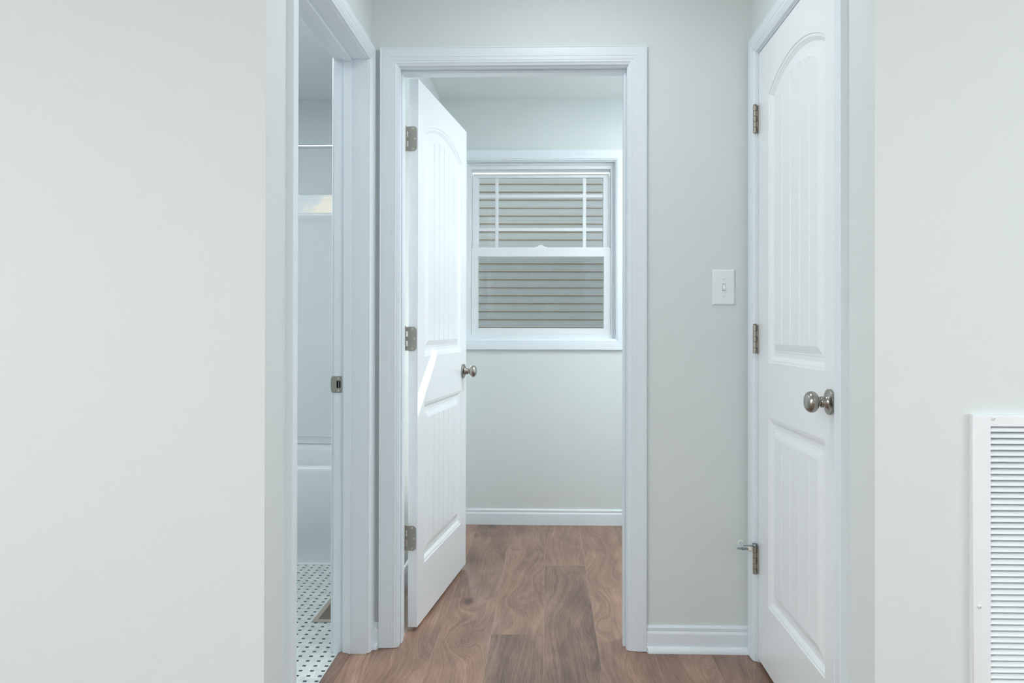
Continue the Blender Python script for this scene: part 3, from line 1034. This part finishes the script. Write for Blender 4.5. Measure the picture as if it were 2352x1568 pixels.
# ------------------------------------------------------------------ neighbouring house, lap siding
nh = empty('neighboring_house', (1.5, 6.9, -.35), math.radians(1.2))
tag(nh, 'neighboring house wall with pale horizontal lap siding seen through the window', 'house')
mb = MB()
ex = .1011
zz0, rows = .35 - .20, 56
off0 = 1.1975 - 1.12                                           # lines the courses up
for i in range(rows):
    zb = i * ex - .035
    if zb > 5.6: break
    x0_, x1_ = -3.75, 4.5
    mb.poly([(x0_, -.016, zb + .0065), (x1_, -.016, zb + .0065), (x1_, -.013, zb + .045), (x0_, -.013, zb + .045)], 0)
    mb.poly([(x0_, -.013, zb + .045), (x1_, -.013, zb + .045), (x1_, -.002, zb + ex), (x0_, -.002, zb + ex)], 0)
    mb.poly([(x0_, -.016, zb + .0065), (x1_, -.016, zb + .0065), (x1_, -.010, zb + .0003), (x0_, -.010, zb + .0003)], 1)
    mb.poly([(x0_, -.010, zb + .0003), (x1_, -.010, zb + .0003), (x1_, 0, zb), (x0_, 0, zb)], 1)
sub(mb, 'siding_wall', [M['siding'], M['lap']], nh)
mb = MB(); mb.box(-3.76, 4.5, .001, .16, -.05, 5.6)
sub(mb, 'wall_core', M['siding'], nh)

# ------------------------------------------------------------------ world: pale blue sky with warm clouds
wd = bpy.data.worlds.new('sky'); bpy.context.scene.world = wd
wd.use_nodes = True
nt = wd.node_tree; nt.nodes.clear()
out = nt.nodes.new('ShaderNodeOutputWorld')
bg = nt.nodes.new('ShaderNodeBackground')
tc = nt.nodes.new('ShaderNodeTexCoord')
mp = nt.nodes.new('ShaderNodeMapping'); mp.inputs['Scale'].default_value = (1, 1, 2.4); mp.inputs['Location'].default_value = (.31, .12, -.06)
nz = nt.nodes.new('ShaderNodeTexNoise'); nz.inputs['Scale'].default_value = 9.0; nz.inputs['Detail'].default_value = 6; nz.inputs['Roughness'].default_value = .55; nz.inputs['Distortion'].default_value = .5
cr = nt.nodes.new('ShaderNodeValToRGB')
cr.color_ramp.elements[0].position = .36; cr.color_ramp.elements[0].color = srgb(190, 204, 212)
cr.color_ramp.elements[1].position = .47; cr.color_ramp.elements[1].color = srgb(226, 222, 212)
nt.links.new(tc.outputs['Generated'], mp.inputs[0]); nt.links.new(mp.outputs[0], nz.inputs['Vector'])
nt.links.new(nz.outputs[0], cr.inputs[0]); nt.links.new(cr.outputs[0], bg.inputs[0])
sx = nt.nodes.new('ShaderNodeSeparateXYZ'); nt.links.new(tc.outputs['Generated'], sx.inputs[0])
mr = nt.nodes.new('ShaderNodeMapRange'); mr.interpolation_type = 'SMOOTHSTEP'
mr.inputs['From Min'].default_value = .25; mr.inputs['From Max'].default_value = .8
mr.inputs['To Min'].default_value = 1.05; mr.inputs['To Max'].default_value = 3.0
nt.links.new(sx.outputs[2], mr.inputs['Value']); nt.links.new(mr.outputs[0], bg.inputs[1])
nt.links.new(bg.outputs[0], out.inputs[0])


# ------------------------------------------------------------------ lights
def area(name, loc, rot, size, power, col, size_y=None):
    l = bpy.data.lights.new(name, 'AREA')
    l.energy = power; l.color = col; l.size = size
    if size_y: l.shape = 'RECTANGLE'; l.size_y = size_y
    o = bpy.data.objects.new(name, l); C.objects.link(o)
    o.location = loc; o.rotation_euler = rot
    return o


cool = (.90, .975, 1.0)
neut = (.97, 1.0, .985)
area('hall_light', (.05, -.62, 2.42), (0, 0, 0), .28, 4.4, cool)
area('living_light', (1.35, -2.9, 2.42), (0, 0, 0), .7, 20, cool)
area('living_light', (-2.0, -3.9, 2.42), (0, 0, 0), 1.6, 62, cool)  # unseen fill lamp added to brighten the left front wall
area('living_side_fill', (-3.4, -3.6, 1.5), (0, math.radians(-90), 0), 1.6, 36, neut, 2.2)  # added soft fill from the left, no window in this wall
area('living_side_fill', (3.4, -3.3, 1.5), (0, math.radians(90), 0), 1.6, 46, cool, 2.2)  # added fill from the right for the hall's left strip and jambs
area('laundry_fill', (.85, .60, 2.42), (0, 0, 0), .6, 17, (.93, .97, 1.0))  # out-of-view ceiling lamp added to lift the laundry
area('laundry_side_fill', (1.46, .85, 1.40), (0, math.radians(90), 0), 1.5, 5.6, cool, 1.0)  # unseen lamp added for even light on door, back wall and ceiling
dl = area('behind_door_fill', (-.545, 1.58, 1.14), (math.radians(-90), 0, math.radians(3)), .10, 2.3, (.97, 1.0, .96), 1.9)  # hidden strip lamp added to brighten the wall behind the door
dl.data.spread = math.radians(44)
area('bathroom_fill', (-1.5, .1, 2.42), (0, 0, 0), 1.0, 14, (.95, .975, 1.0))  # unseen overhead lamp added to brighten the bathroom
# daylight at the laundry window (sky seen above the neighbouring roof)
area('window_daylight', ((W0 + W1) / 2, YO + .35, 2.55), (math.radians(-52), 0, 0), 1.2, 11, (.93, .98, 1.0), .9)

area('window_head_fill', ((W0 + W1) / 2, YO + .45, .62), (math.radians(217), 0, 0), 1.1, 24, (.95, .99, 1.0), .6)  # unseen lamp below the sill, added to brighten window head and returns

# added spot lamp inside the laundry, stands in for a sun streak on the door
ca, sa = math.cos(A1), math.sin(A1)
def on_door(s, z, h):
    return Vector((-.48327 + s * sa + h * ca, .13824 + s * ca - h * sa, z))
sl = bpy.data.lights.new('sun_streak_spot', 'SPOT')
sl.energy = 330; sl.spot_size = math.radians(3.9); sl.spot_blend = .6; sl.shadow_soft_size = .002; sl.color = (1, .99, .96)
so = bpy.data.objects.new('sun_streak_spot', sl); C.objects.link(so)
src, dst = on_door(.98, 1.62, .115), on_door(.11, .920, 0)
so.location = src
so.rotation_euler = (dst - src).to_track_quat('-Z', 'Y').to_euler()

# ------------------------------------------------------------------ camera
F, CX, CY = 1715.93, 1213.07, 747.08
yaw, roll, pitch = .02675, .00192, .00431
fwd = Vector((-math.sin(yaw), math.cos(yaw), 0)); right = Vector((math.cos(yaw), math.sin(yaw), 0)); up = Vector((0, 0, 1))
fwd, up = fwd * math.cos(pitch) + up * math.sin(pitch), up * math.cos(pitch) - fwd * math.sin(pitch)
right, up = right * math.cos(roll) + up * math.sin(roll), up * math.cos(roll) - right * math.sin(roll)
cam = bpy.data.cameras.new('camera')
cam.sensor_width = 36.0
cam.lens = F / 2352 * 36
cam.shift_x = (1176 - CX) / 2352
cam.shift_y = (CY - 784) / 2352
cam.clip_start = .02
co = bpy.data.objects.new('camera', cam); C.objects.link(co)
m = Matrix((right, up, -fwd)).transposed().to_4x4()
m.translation = Vector((0, -2.61929, 1.11978))
co.matrix_world = m
sc = bpy.context.scene
sc.camera = co
sc.view_settings.view_transform = 'Standard'
sc.view_settings.look = 'None'
sc.view_settings.exposure = 0.14
sc.cycles.use_denoising = True
sc.cycles.max_bounces = 9
sc.cycles.use_adaptive_sampling = True
sc.cycles.adaptive_threshold = .12
sc.cycles.adaptive_min_samples = 20
sc.cycles.diffuse_bounces = 6
sc.cycles.glossy_bounces = 3
sc.cycles.transparent_max_bounces = 12
sc.cycles.sample_clamp_indirect = 0.0
sc.cycles.caustics_reflective = False
sc.cycles.caustics_refractive = False
